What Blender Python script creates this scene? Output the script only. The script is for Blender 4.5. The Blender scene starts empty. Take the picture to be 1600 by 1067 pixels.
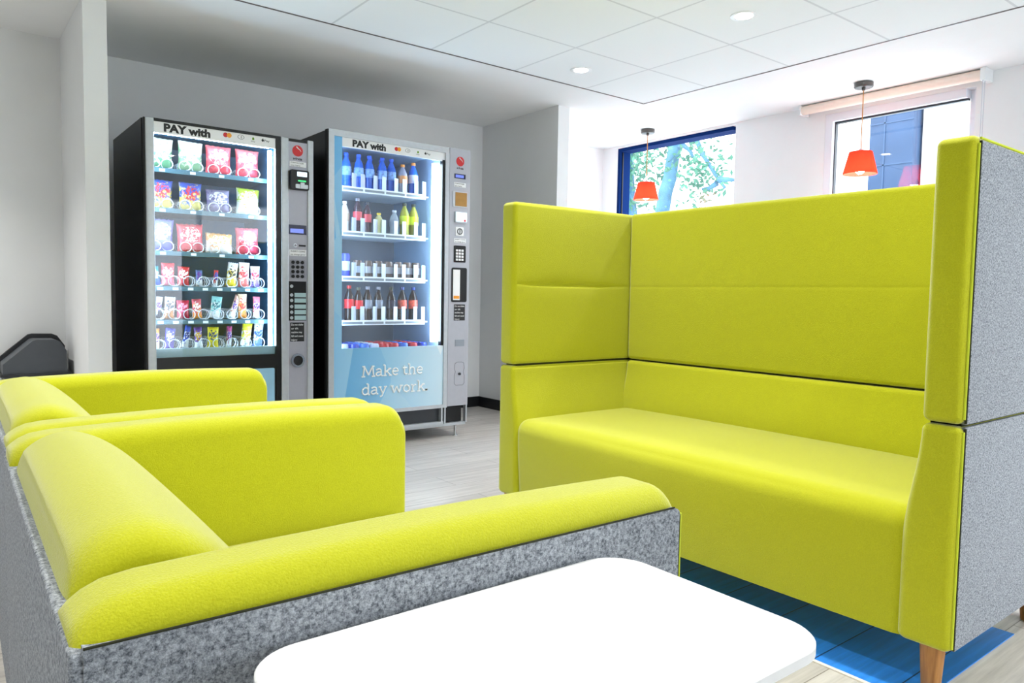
import bpy, bmesh, math, random
from mathutils import Vector, Matrix
random.seed(7)
C = bpy.context.scene.collection
SC = bpy.context.scene
R = math.radians
# ------------------------------------------------------------------ camera, sky, light, exposure
def srgb(r, g, b):
    f = lambda c: (c/255/12.92) if c/255 <= .04045 else ((c/255+.055)/1.055)**2.4
    return (f(r), f(g), f(b), 1)

cam = bpy.data.objects.new('camera', bpy.data.cameras.new('camera'))
C.objects.link(cam)
yaw, pit, rol = R(38.03), R(-3.528), R(.9697)
fw = Vector((math.sin(yaw)*math.cos(pit), math.cos(yaw)*math.cos(pit), math.sin(pit)))
rt = Vector((math.cos(yaw), -math.sin(yaw), 0))
up = rt.cross(fw)
r2 = rt*math.cos(rol) + up*math.sin(rol)
u2 = -rt*math.sin(rol) + up*math.cos(rol)
m = Matrix.Identity(4)
for i in range(3):
    m[i][0], m[i][1], m[i][2] = r2[i], u2[i], -fw[i]
m[0][3], m[1][3], m[2][3] = 0, 0, .95
cam.matrix_world = m
cam.data.sensor_width = 36
cam.data.lens = 36*1155/1600
cam.data.clip_start = .02
SC.camera = cam

W = bpy.data.worlds.new('world'); SC.world = W
W.use_nodes = True
bg = W.node_tree.nodes['Background']
bg.inputs[0].default_value = (.90, .96, 1, 1)
bg.inputs[1].default_value = 2.6

SC.view_settings.view_transform = 'Standard'
SC.view_settings.look = 'None'
SC.view_settings.gamma = 1
SC.view_settings.exposure = 0.55
SC.view_settings.use_curve_mapping = False

def area(name, loc, rot, sx, sy, e, col, spread=180):
    d = bpy.data.lights.new(name, 'AREA')
    d.shape = 'RECTANGLE'; d.size = sx; d.size_y = sy; d.energy = e; d.color = col; d.spread = R(spread)
    o = bpy.data.objects.new(name, d); C.objects.link(o)
    o.location = loc; o.rotation_euler = rot
    return o
# daylight entering by the two windows in view, plus an added fill lamp behind the camera
area('daylight_window_1', (5.35, 4.3, 1.6), (0, R(108), 0), 1.5, 1.25, 11.5, (.72, .86, 1))
area('daylight_window_2', (5.35, 2.4, 1.6), (0, R(108), 0), 1.5, .95, 9, (.72, .86, 1))
area('rear_fill_light', (3.5, -2.75, 1.15), (R(90), 0, 0), 2.2, 2.1, 17, (.74, .87, 1))

# ------------------------------------------------------------------ materials
MATS = {}
def new_mat(name):
    mt = bpy.data.materials.new(name); mt.use_nodes = True
    nt = mt.node_tree
    return mt, nt, nt.nodes['Principled BSDF']
def nd(nt, t, **kw):
    n = nt.nodes.new(t)
    for k, v in kw.items():
        if k.startswith('i_'):
            n.inputs[k[2:].replace('_', ' ')].default_value = v
        else: setattr(n, k, v)
    return n
def ramp(nt, stops):
    n = nt.nodes.new('ShaderNodeValToRGB')
    el = n.color_ramp.elements
    while len(el) < len(stops): el.new(.5)
    for e, (p, c) in zip(el, stops): e.position = p; e.color = c
    return n
def plain(name, col, rough=.5, metal=0, spec=.5, noise=0, nscale=30, bump=0, bscale=200, emit=0, emitcol=None, coat=0, trans=0):
    if name in MATS: return MATS[name]
    mt, nt, b = new_mat(name)
    b.inputs['Base Color'].default_value = col
    b.inputs['Roughness'].default_value = rough
    b.inputs['Metallic'].default_value = metal
    b.inputs['Specular IOR Level'].default_value = spec
    b.inputs['Coat Weight'].default_value = coat
    b.inputs['Transmission Weight'].default_value = trans
    tc = nd(nt, 'ShaderNodeTexCoord')
    if noise:
        n = nd(nt, 'ShaderNodeTexNoise', i_Scale=nscale, i_Detail=4.0)
        nt.links.new(tc.outputs['Object'], n.inputs['Vector'])
        lo = tuple(c*(1-noise) for c in col[:3])+(1,); hi = tuple(min(1, c*(1+noise)) for c in col[:3])+(1,)
        r = ramp(nt, [(.3, lo), (.7, hi)])
        nt.links.new(n.outputs['Fac'], r.inputs['Fac']); nt.links.new(r.outputs['Color'], b.inputs['Base Color'])
    if bump:
        n = nd(nt, 'ShaderNodeTexNoise', i_Scale=bscale, i_Detail=3.0)
        nt.links.new(tc.outputs['Object'], n.inputs['Vector'])
        bp = nd(nt, 'ShaderNodeBump', i_Strength=bump, i_Distance=.004)
        nt.links.new(n.outputs['Fac'], bp.inputs['Height']); nt.links.new(bp.outputs['Normal'], b.inputs['Normal'])
    if emit:
        b.inputs['Emission Color'].default_value = emitcol or col
        b.inputs['Emission Strength'].default_value = emit
    MATS[name] = mt
    return mt

def wool(name, lo, hi, scale, bump, sheen):
    mt, nt, b = new_mat(name)
    tc = nd(nt, 'ShaderNodeTexCoord')
    n = nd(nt, 'ShaderNodeTexNoise', i_Scale=scale, i_Detail=6.0, i_Roughness=.75)
    nt.links.new(tc.outputs['Object'], n.inputs['Vector'])
    r = ramp(nt, [(.36, lo), (.64, hi)])
    nt.links.new(n.outputs['Fac'], r.inputs['Fac']); nt.links.new(r.outputs['Color'], b.inputs['Base Color'])
    n2 = nd(nt, 'ShaderNodeTexNoise', i_Scale=420.0, i_Detail=4.0)
    nt.links.new(tc.outputs['Object'], n2.inputs['Vector'])
    bp = nd(nt, 'ShaderNodeBump', i_Strength=bump, i_Distance=.003)
    nt.links.new(n2.outputs['Fac'], bp.inputs['Height']); nt.links.new(bp.outputs['Normal'], b.inputs['Normal'])
    b.inputs['Roughness'].default_value = .95
    b.inputs['Specular IOR Level'].default_value = .15
    b.inputs['Sheen Weight'].default_value = sheen
    b.inputs['Sheen Roughness'].default_value = .45
    return mt
M_yel = wool('lime_wool', (.49, .50, .009, 1), (.57, .578, .017, 1), 320.0, .4, .6)
M_grey = wool('grey_felt', srgb(78, 84, 91), srgb(190, 195, 203), 230.0, .45, .1)
M_seam = plain('dark_seam', srgb(40, 42, 20), .9)
M_pipe = plain('lime_piping', (.58, .66, .03, 1), .9, bump=.2)
M_wall = plain('white_paint', srgb(240, 241, 242), .75, spec=.2, noise=.01, nscale=6, bump=.05, bscale=90)
M_ceil = plain('ceiling_paint', srgb(244, 245, 246), .8, spec=.2, noise=.01, nscale=5)
M_black = plain('black_panel', srgb(14, 14, 16), .35, spec=.4)
M_blackm = plain('matt_black', srgb(20, 20, 22), .65)
M_silver = plain('brushed_aluminium', srgb(190, 195, 200), .38, metal=.55, noise=.04, nscale=50)
M_lav = plain('grey_lacquer', srgb(168, 168, 178), .4, metal=.25, noise=.02, nscale=40)
M_white = plain('white_plastic', srgb(240, 241, 242), .35)
M_liner = plain('cabinet_liner', srgb(52, 106, 146), .4, noise=.05, nscale=12)
M_chrome = plain('steel', srgb(200, 204, 208), .2, metal=1)
M_dark = plain('charcoal_metal', srgb(60, 62, 66), .4, metal=.4)
M_screen = plain('blue_screen', srgb(20, 30, 90), .25, emit=.8, emitcol=srgb(120, 140, 235))
M_lcd = plain('white_screen', srgb(210, 225, 240), .25, emit=.9, emitcol=srgb(205, 225, 245))
M_tube = plain('led_tube', (1, 1, 1, 1), .4, emit=36, emitcol=(.62, .84, 1, 1))
M_tube2 = plain('led_tube_soft', (1, 1, 1, 1), .4, emit=20, emitcol=(.66, .86, 1, 1))
M_lens = plain('lamp_lens', (1, 1, 1, 1), .4, emit=14, emitcol=(1, .97, .9, 1))
M_red = plain('logo_red', srgb(205, 30, 35), .4)
M_orange = plain('logo_orange', srgb(245, 160, 30), .4)
M_ink = plain('black_ink', srgb(25, 25, 28), .5)
M_green = plain('logo_green', srgb(130, 185, 50), .4)
M_tag = plain('price_card', srgb(225, 235, 240), .5)
M_wire = plain('coil_wire', srgb(225, 232, 238), .3, metal=.15)
M_table = plain('white_laminate', srgb(246, 246, 246), .3, noise=.006, nscale=40)

def wood(name, c1, c2, sx):
    mt, nt, b = new_mat(name)
    tc = nd(nt, 'ShaderNodeTexCoord'); mp = nd(nt, 'ShaderNodeMapping')
    mp.inputs['Scale'].default_value = (60, 60, 4)
    nt.links.new(tc.outputs['Object'], mp.inputs['Vector'])
    n = nd(nt, 'ShaderNodeTexNoise', i_Scale=sx, i_Detail=5.0)
    nt.links.new(mp.outputs['Vector'], n.inputs['Vector'])
    r = ramp(nt, [(.3, c1), (.7, c2)])
    nt.links.new(n.outputs['Fac'], r.inputs['Fac']); nt.links.new(r.outputs['Color'], b.inputs['Base Color'])
    b.inputs['Roughness'].default_value = .45
    return mt
M_oak = wood('oak_leg', srgb(150, 96, 44), srgb(196, 138, 74), 1.5)

def planks(name, c1, c2, cm, width, row, rough, grain, mortar=.0015):
    mt, nt, b = new_mat(name)
    tc = nd(nt, 'ShaderNodeTexCoord')
    br = nd(nt, 'ShaderNodeTexBrick', offset=.37)
    br.inputs['Color1'].default_value = c1; br.inputs['Color2'].default_value = c2; br.inputs['Mortar'].default_value = cm
    br.inputs['Scale'].default_value = 1; br.inputs['Mortar Size'].default_value = mortar
    br.inputs['Brick Width'].default_value = width; br.inputs['Row Height'].default_value = row; br.inputs['Bias'].default_value = 0
    nt.links.new(tc.outputs['Object'], br.inputs['Vector'])
    mp = nd(nt, 'ShaderNodeMapping'); mp.inputs['Scale'].default_value = (1.2, 22, 1)
    nt.links.new(tc.outputs['Object'], mp.inputs['Vector'])
    n = nd(nt, 'ShaderNodeTexNoise', i_Scale=2.2, i_Detail=7.0, i_Roughness=.65)
    nt.links.new(mp.outputs['Vector'], n.inputs['Vector'])
    r = ramp(nt, [(.3, (1-grain,)*3+(1,)), (.7, (1, 1, 1, 1))])
    nt.links.new(n.outputs['Fac'], r.inputs['Fac'])
    mx = nd(nt, 'ShaderNodeMix', data_type='RGBA', blend_type='MULTIPLY')
    mx.inputs[0].default_value = 1
    nt.links.new(br.outputs['Color'], mx.inputs[6]); nt.links.new(r.outputs['Color'], mx.inputs[7])
    nt.links.new(mx.outputs[2], b.inputs['Base Color'])
    b.inputs['Roughness'].default_value = rough
    return mt
M_floor = planks('grey_wood_planks', srgb(214, 209, 203), srgb(197, 192, 187), srgb(135, 128, 120), 1.25, .19, .38, .38)
M_blue = planks('blue_planks', srgb(54, 160, 255), srgb(40, 136, 245), srgb(20, 56, 110), .9, .2, .5, .35, .002)

def tile_mat():
    mt, nt, b = new_mat('ceiling_tile_grid')
    tc = nd(nt, 'ShaderNodeTexCoord')
    mp = nd(nt, 'ShaderNodeMapping'); mp.inputs['Location'].default_value = (-3.489, -3.149, 0)
    mp.inputs['Scale'].default_value = (1, 1, 1)
    nt.links.new(tc.outputs['Object'], mp.inputs['Vector'])
    br = nd(nt, 'ShaderNodeTexBrick', offset=0.0)
    br.inputs['Color1'].default_value = srgb(240, 243, 244); br.inputs['Color2'].default_value = srgb(243, 246, 247)
    br.inputs['Mortar'].default_value = srgb(216, 219, 221)
    br.inputs['Scale'].default_value = 1; br.inputs['Mortar Size'].default_value = .007; br.inputs['Mortar Smooth'].default_value = .2
    br.inputs['Brick Width'].default_value = .606; br.inputs['Row Height'].default_value = .593
    nt.links.new(mp.outputs['Vector'], br.inputs['Vector'])
    nt.links.new(br.outputs['Color'], b.inputs['Base Color'])
    b.inputs['Roughness'].default_value = .8
    bp = nd(nt, 'ShaderNodeBump', i_Strength=.12, i_Distance=.003, invert=True)
    nt.links.new(br.outputs['Fac'], bp.inputs['Height']); nt.links.new(bp.outputs['Normal'], b.inputs['Normal'])
    return mt
M_tile = tile_mat()

def glass(name, fac, tint=(1, 1, 1, 1)):
    mt = bpy.data.materials.new(name); mt.use_nodes = True
    nt = mt.node_tree; nt.nodes.clear()
    o = nd(nt, 'ShaderNodeOutputMaterial'); mx = nd(nt, 'ShaderNodeMixShader'); mx.inputs[0].default_value = fac
    t = nd(nt, 'ShaderNodeBsdfTransparent'); t.inputs[0].default_value = tint
    g = nd(nt, 'ShaderNodeBsdfGlossy'); g.inputs['Roughness'].default_value = .02
    nt.links.new(t.outputs[0], mx.inputs[1]); nt.links.new(g.outputs[0], mx.inputs[2]); nt.links.new(mx.outputs[0], o.inputs[0])
    return mt
M_glass = glass('clear_glass', .045)
M_vglass = glass('display_glass', .04)

def shade_mat():
    mt = bpy.data.materials.new('coral_lampshade'); mt.use_nodes = True
    nt = mt.node_tree; nt.nodes.clear()
    o = nd(nt, 'ShaderNodeOutputMaterial'); mx = nd(nt, 'ShaderNodeMixShader'); mx.inputs[0].default_value = .45
    a = nd(nt, 'ShaderNodeBsdfDiffuse'); a.inputs[0].default_value = srgb(238, 70, 58)
    t = nd(nt, 'ShaderNodeBsdfTranslucent'); t.inputs[0].default_value = srgb(252, 120, 92)
    nt.links.new(a.outputs[0], mx.inputs[1]); nt.links.new(t.outputs[0], mx.inputs[2]); nt.links.new(mx.outputs[0], o.inputs[0])
    return mt
M_shade = shade_mat()

def pack_mat(c1, c2, c3, h, w):
    key = ('pack', c1, c2, c3, round(h, 2))
    if key in MATS: return MATS[key]
    mt, nt, b = new_mat('printed_film')
    tc = nd(nt, 'ShaderNodeTexCoord')
    n = nd(nt, 'ShaderNodeTexNoise', i_Scale=26.0, i_Detail=3.0, i_Distortion=1.2)
    nt.links.new(tc.outputs['Object'], n.inputs['Vector'])
    r = ramp(nt, [(.44, srgb(*c1)), (.52, srgb(*c2))])
    sep = nd(nt, 'ShaderNodeSeparateXYZ'); nt.links.new(tc.outputs['Object'], sep.inputs[0])
    ad = nd(nt, 'ShaderNodeMath', operation='MULTIPLY_ADD')
    nt.links.new(sep.outputs['Z'], ad.inputs[0]); ad.inputs[1].default_value = -.55/h*.6; ad.inputs[2].default_value = .16
    sm = nd(nt, 'ShaderNodeMath', operation='ADD')
    nt.links.new(n.outputs['Fac'], sm.inputs[0]); nt.links.new(ad.outputs[0], sm.inputs[1])
    nt.links.new(sm.outputs[0], r.inputs['Fac'])
    mp = nd(nt, 'ShaderNodeMapping'); mp.inputs['Location'].default_value = (0, 0, -h*.62*2.4/h)
    mp.inputs['Scale'].default_value = (2.6/w, 0, 2.4*2/h*.75)
    mp.inputs['Location'].default_value = (0, 0, -2.4*2*.75*.62)
    nt.links.new(tc.outputs['Object'], mp.inputs['Vector'])
    ln = nd(nt, 'ShaderNodeVectorMath', operation='LENGTH'); nt.links.new(mp.outputs['Vector'], ln.inputs[0])
    lt = nd(nt, 'ShaderNodeMath', operation='LESS_THAN'); nt.links.new(ln.outputs['Value'], lt.inputs[0]); lt.inputs[1].default_value = 1
    wv = nd(nt, 'ShaderNodeTexNoise', i_Scale=85.0, i_Detail=1.0); nt.links.new(tc.outputs['Object'], wv.inputs['Vector'])
    gt = nd(nt, 'ShaderNodeMath', operation='GREATER_THAN'); nt.links.new(wv.outputs['Fac'], gt.inputs[0]); gt.inputs[1].default_value = .5
    ml = nd(nt, 'ShaderNodeMath', operation='MULTIPLY'); nt.links.new(lt.outputs[0], ml.inputs[0]); nt.links.new(gt.outputs[0], ml.inputs[1])
    mx = nd(nt, 'ShaderNodeMix', data_type='RGBA')
    nt.links.new(ml.outputs[0], mx.inputs[0]); nt.links.new(r.outputs['Color'], mx.inputs[6]); mx.inputs[7].default_value = srgb(*c3)
    nt.links.new(mx.outputs[2], b.inputs['Base Color'])
    b.inputs['Roughness'].default_value = .28
    MATS[key] = mt
    return mt

def graphic_mat():
    # printed pale-blue facets on the drinks machine
    mt, nt, b = new_mat('blue_facet_print')
    tc = nd(nt, 'ShaderNodeTexCoord')
    mp = nd(nt, 'ShaderNodeMapping'); mp.inputs['Rotation'].default_value = (0, R(28), 0); mp.inputs['Scale'].default_value = (1.1, 0, .75)
    nt.links.new(tc.outputs['Object'], mp.inputs['Vector'])
    v = nd(nt, 'ShaderNodeTexVoronoi', i_Scale=3.1, i_Randomness=1.0); nt.links.new(mp.outputs['Vector'], v.inputs['Vector'])
    sp = nd(nt, 'ShaderNodeSeparateColor'); nt.links.new(v.outputs['Color'], sp.inputs[0])
    sx = nd(nt, 'ShaderNodeSeparateXYZ'); nt.links.new(tc.outputs['Object'], sx.inputs[0])
    ma = nd(nt, 'ShaderNodeMath', operation='MULTIPLY_ADD'); nt.links.new(sx.outputs['X'], ma.inputs[0]); ma.inputs[1].default_value = .75; ma.inputs[2].default_value = -.1
    ad = nd(nt, 'ShaderNodeMath', operation='MULTIPLY_ADD'); nt.links.new(sp.outputs[0], ad.inputs[0]); ad.inputs[1].default_value = .5; nt.links.new(ma.outputs[0], ad.inputs[2])
    r = ramp(nt, [(0.0, srgb(108, 182, 232)), (.35, srgb(160, 210, 240)), (.7, srgb(206, 230, 242)), (1, srgb(228, 240, 245))])
    nt.links.new(ad.outputs[0], r.inputs['Fac']); nt.links.new(r.outputs['Color'], b.inputs['Base Color'])
    b.inputs['Roughness'].default_value = .3
    return mt
M_graphic = graphic_mat()

# ------------------------------------------------------------------ mesh helpers
class MB:
    def __init__(s): s.v = []; s.f = []
    def add(s, vs, fs):
        b = len(s.v); s.v += [tuple(v) for v in vs]; s.f += [tuple(i+b for i in f) for f in fs]; return s
    def box(s, x0, x1, y0, y1, z0, z1):
        return s.add([(x0,y0,z0),(x1,y0,z0),(x1,y1,z0),(x0,y1,z0),(x0,y0,z1),(x1,y0,z1),(x1,y1,z1),(x0,y1,z1)],
                     [(3,2,1,0),(4,5,6,7),(0,1,5,4),(1,2,6,5),(2,3,7,6),(3,0,4,7)])
    def loft(s, rings, cap=True, closed=True):
        n = len(rings[0]); vs = [p for r in rings for p in r]; fs = []
        for i in range(len(rings)-1):
            for j in range(n if closed else n-1):
                k = (j+1) % n
                fs.append((i*n+j, i*n+k, (i+1)*n+k, (i+1)*n+j))
        if cap:
            fs.append(tuple(reversed(range(n)))); fs.append(tuple((len(rings)-1)*n+j for j in range(n)))
        return s.add(vs, fs)
    def cyl(s, p0, p1, r0, r1=None, n=20):
        return s.tube([p0, p1], r0, n, r1)
    def tube(s, path, r, n=10, r1=None):
        path = [Vector(p) for p in path]; rings = []; up0 = None
        for i, p in enumerate(path):
            t = (path[min(i+1, len(path)-1)] - path[max(i-1, 0)]).normalized()
            if up0 is None: up0 = Vector((0,0,1)) if abs(t.z) < .9 else Vector((1,0,0))
            a = t.cross(up0).normalized(); b = a.cross(t).normalized(); up0 = b
            rr = r if r1 is None else r + (r1-r)*i/(len(path)-1)
            rings.append([p + a*rr*math.cos(2*math.pi*k/n) + b*rr*math.sin(2*math.pi*k/n) for k in range(n)])
        return s.loft(rings)
    def lathe(s, prof, c=(0,0,0), n=20, cap=True):
        return s.loft([[(c[0]+r*math.cos(2*math.pi*k/n), c[1]+r*math.sin(2*math.pi*k/n), c[2]+z) for k in range(n)] for r, z in prof], cap)
    def rpoly(s, x0, x1, y0, y1, z0, z1, r, n=8, axis='z', ch=0):
        # slab with rounded corners; extruded along axis
        pts = []
        for cx, cy, a in ((x1-r,y1-r,0),(x0+r,y1-r,90),(x0+r,y0+r,180),(x1-r,y0+r,270)):
            for k in range(n+1):
                t = R(a+90*k/n); pts.append((cx+r*math.cos(t), cy+r*math.sin(t), cx, cy))
        cxm, cym = (x0+x1)/2, (y0+y1)/2
        def ring(z, inset):
            o = []
            for x, y, cx, cy in pts:
                d = Vector((x-cx, y-cy)); d = d.normalized()*inset if d.length else d
                p = (x-d.x, y-d.y, z)
                o.append(p if axis == 'z' else ((p[0], p[2], p[1]) if axis == 'y' else (p[2], p[0], p[1])))
            return o
        rings = [ring(z0, ch), ring(z0+ch, 0), ring(z1-ch, 0), ring(z1, ch)] if ch else [ring(z0, 0), ring(z1, 0)]
        return s.loft(rings)
    def disc_y(s, cx, cz, y0, y1, r, n=24):
        return s.loft([[(cx+r*math.cos(2*math.pi*k/n), y, cz+r*math.sin(2*math.pi*k/n)) for k in range(n)] for y in (y0, y1)])
    def ring_y(s, cx, cz, y0, y1, ri, ro, n=28):
        sec = [(ri,y0),(ro,y0),(ro,y1),(ri,y1)]
        rings = [[(cx+r*math.cos(2*math.pi*k/n), y, cz+r*math.sin(2*math.pi*k/n)) for r, y in sec] for k in range(n+1)]
        return s.loft(rings, cap=False)
    def rbox(s, lo, hi, r, seg=5, span=6, puff={}, warp=None, extra={}):
        r = min(r, *( (hi[i]-lo[i])*.499 for i in range(3)))
        ax = []
        for i in range(3):
            ths = [R(45)*(1-k/seg) for k in range(seg+1)]
            a = [lo[i]+r*(1-math.tan(t)) for t in ths]; b = [hi[i]-r*(1-math.tan(t)) for t in reversed(ths)]
            mid = [a[-1]+(b[0]-a[-1])*k/span for k in range(1, span)]
            ax.append(sorted(set(round(x, 6) for x in a+mid+b+list(extra.get(i, [])))))
        cen = [(lo[i]+hi[i])/2 for i in range(3)]; hs = [(hi[i]-lo[i])/2 for i in range(3)]
        idx = {}; vs = []; fs = []
        def vert(p, fa, sd):
            key = tuple(round(x, 5) for x in p)
            if key in idx: return idx[key]
            q = [min(max(p[i], lo[i]+r), hi[i]-r) for i in range(3)]
            d = Vector([p[i]-q[i] for i in range(3)])
            o = Vector(q) + (d.normalized()*r if d.length > 1e-9 else d)
            pf = puff.get(('+' if sd > 0 else '-')+'xyz'[fa], 0)
            if pf:
                k = 1
                for i in range(3):
                    if i != fa: k *= 1-((p[i]-cen[i])/hs[i])**2
                o[fa] += sd*pf*k
            if warp: o = Vector(warp(o))
            idx[key] = len(vs); vs.append(o); return idx[key]
        for fa in range(3):
            u, v = [i for i in range(3) if i != fa]
            for sd in (-1, 1):
                w = lo[fa] if sd < 0 else hi[fa]
                for i in range(len(ax[u])-1):
                    for j in range(len(ax[v])-1):
                        q = []
                        for a, b in ((i,j),(i+1,j),(i+1,j+1),(i,j+1)):
                            p = [0,0,0]; p[fa] = w; p[u] = ax[u][a]; p[v] = ax[v][b]; q.append(vert(p, fa, sd))
                        if len(set(q)) >= 3: fs.append(tuple(q))
        return s.add(vs, fs)
    def build(s, name, mat, parent=None, org=(0,0,0), loc=None, angle=35, smooth=True):
        me = bpy.data.meshes.new(name)
        me.from_pydata([(v[0]-org[0], v[1]-org[1], v[2]-org[2]) for v in s.v], [], s.f)
        bm = bmesh.new(); bm.from_mesh(me); bmesh.ops.recalc_face_normals(bm, faces=bm.faces); bm.to_mesh(me); bm.free()
        if smooth:
            me.polygons.foreach_set('use_smooth', [True]*len(me.polygons))
            me.set_sharp_from_angle(angle=R(angle))
        me.materials.append(mat)
        o = bpy.data.objects.new(name, me); C.objects.link(o)
        if parent: o.parent = parent
        if loc: o.location = loc
        return o

def tag(o, label, cat, group=None):
    o['label'] = label; o['category'] = cat
    if group: o['group'] = group
    return o
def thing(name, label, cat, loc, group=None, rz=0):
    o = bpy.data.objects.new(name, None); C.objects.link(o); o.location = loc; o.rotation_euler = (0,0,rz)
    o.empty_display_size = .05
    return tag(o, label, cat, group)
def struct(mb, name, mat, label=None, **kw):
    o = mb.build(name, mat, **kw); o['kind'] = 'structure'
    if label: o['label'] = label; o['category'] = name.split('_')[0]
    return o
def copy_tree(o, parent=None):
    c = o.copy(); C.objects.link(c)
    if parent: c.parent = parent
    for ch in list(o.children): copy_tree(ch, c)
    return c
def lettering(name, body, x, y, z, size, mat, parent, org, bold=0, width=None, depth=.0006, shear=0):
    cu = bpy.data.curves.new(name, 'FONT'); cu.body = body; cu.size = size; cu.offset = bold; cu.extrude = depth; cu.shear = shear
    t = bpy.data.objects.new(name, cu); C.objects.link(t)
    dg = bpy.context.evaluated_depsgraph_get(); me = bpy.data.meshes.new_from_object(t.evaluated_get(dg))
    bpy.data.objects.remove(t); bpy.data.curves.remove(cu)
    xs = [v.co.x for v in me.vertices]; k = (width/(max(xs)-min(xs))) if width else 1; x0 = min(xs)
    for v in me.vertices:
        a, b, c = v.co; v.co = (x+(a-x0)*k-org[0], y-c-org[1], z+b-org[2])
    me.materials.clear(); me.materials.append(mat); me.name = name
    o = bpy.data.objects.new(name, me); C.objects.link(o); o.parent = parent
    return o

# ------------------------------------------------------------------ the room
H = 2.365
struct(MB().box(-2.2, 5.3, -2.8, 5.3, -.1, 0), 'floor', M_floor)
struct(MB().box(-2.2, 5.3, -2.8, 5.3, H, H+.12), 'ceiling', M_ceil)
struct(MB().box(.6, 5.1, 5.15, 5.3, 0, H), 'wall_back', M_wall)
struct(MB().box(-2.2, .6, 4.99, 5.3, 0, H), 'wall_alcove', M_wall)
struct(MB().box(.6, .705, 4.19, 5.15, 0, H), 'wall_partition_left', M_wall)
struct(MB().box(3.677, 3.786, 4.19, 5.15, 0, H), 'wall_partition_right', M_wall)
struct(MB().box(-2.35, -2.2, -2.8, 5.3, 0, H), 'wall_left', M_wall)
# window wall with its two openings
w1 = (3.655, 4.955, .75, 2.345); w2 = (1.915, 2.895, .75, 2.29)
mb = MB()
mb.box(5.1, 5.25, -2.8, w2[0], 0, H).box(5.1, 5.25, w2[1], w1[0], 0, H).box(5.1, 5.25, w1[1], 5.3, 0, H)
for y0, y1, z0, z1 in (w1, w2): mb.box(5.1, 5.25, y0, y1, 0, z0).box(5.1, 5.25, y0, y1, z1, H)
struct(mb, 'wall_right', M_wall)
mb = MB().box(-2.2, 1.4, -2.95, -2.8, 0, H).box(4.6, 5.3, -2.95, -2.8, 0, H).box(1.4, 4.6, -2.95, -2.8, 0, .06).box(1.4, 4.6, -2.95, -2.8, 2.25, H)
struct(mb, 'wall_rear', M_wall)
M_wframe = plain('dark_blue_frame', srgb(8, 40, 96), .9, spec=.1)
M_wfw = plain('white_frame', srgb(236, 238, 246), .4)
def window(name, yz, x, d, fwid, mat, lining):
    y0, y1, z0, z1 = yz
    g = MB().box(x+d*.6, x+d*.6+.006, y0+fwid*.5, y1-fwid*.5, z0+fwid*.5, z1-fwid*.5)
    o = struct(g, name, M_glass)
    f = MB()
    f.box(x+d*.72, x+d, y0+.001, y0+fwid, z0+.001, z1-.001).box(x+lining, x+d, y1-fwid, y1-.001, z0+.001, z1-.001)
    f.box(x+lining, x+d, y0+fwid, y1-fwid, z1-fwid, z1-.001).box(x+lining, x+d, y0+fwid, y1-fwid, z0+.001, z0+fwid)
    f.build('frame', mat, o)
    return o
win1 = window('window_1', w1, 5.1, .14, .03, M_wframe, .004)
MB().box(5.13, 5.14, 4.915, 4.922, .79, 2.31).build('glazing_bead', M_black, win1)
win2 = window('window_2', w2, 5.1, .10, .055, M_wfw, .002)
MB().box(5.135, 5.165, 1.97, 2.84, 2.222, 2.236).box(5.135, 5.165, 2.832, 2.842, .80, 2.236).build('gasket', M_dark, win2)
g = MB().box(1.4, 4.6, -2.9, -2.894, .06, 2.25); o3 = struct(g, 'rear_window_added', M_glass)  # unseen glazing added behind the camera for the rear fill
f = MB()
for x in (1.4, 2.97, 4.54): f.box(x, x+.06, -2.93, -2.86, .06, 2.25)
f.box(1.46, 4.54, -2.93, -2.86, .06, .12).box(1.46, 4.54, -2.93, -2.86, 2.19, 2.25)
f.build('frame', M_wfw, o3)  # frame of the added unseen rear window
# black skirting
M_skirt = plain('black_skirting', srgb(16, 18, 22), .45)
struct(MB().box(.705, 3.677, 5.135, 5.15, 0, .085), 'baseboard_back', M_skirt)
struct(MB().box(3.662, 3.677, 4.19, 5.135, 0, .085), 'baseboard_partition', M_skirt)
struct(MB().box(3.662, 3.786, 4.175, 4.19, 0, .085).box(3.786, 3.80, 4.175, 5.15, 0, .085), 'baseboard_return', M_skirt)
struct(MB().box(5.085, 5.1, -2.8, 5.15, 0, .085), 'baseboard_right', M_skirt)
# tiled ceiling raft with its shadow-gap trim
struct(MB().box(-2.2, 4.065, -2.8, 3.705, 2.35, H-.001), 'ceiling_tiles', M_tile)
M_gap = plain('bronze_trim', srgb(92, 80, 78), .5)
struct(MB().box(-2.2, 4.077, 3.705, 3.717, 2.348, H-.001), 'trim_1', M_gap)
struct(MB().box(4.065, 4.077, -2.8, 3.705, 2.348, H-.001), 'trim_2', M_gap)
# thin blue planked slab under the high-back sofa, pale strip along its front
struct(MB().box(1.815, 2.43, .735, 2.45, 0, .003), 'floor_patch', M_blue)
struct(MB().box(1.803, 1.815, .735, 2.45, 0, .0035), 'trim_3', plain('light_trim', srgb(228, 222, 214), .4))

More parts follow.
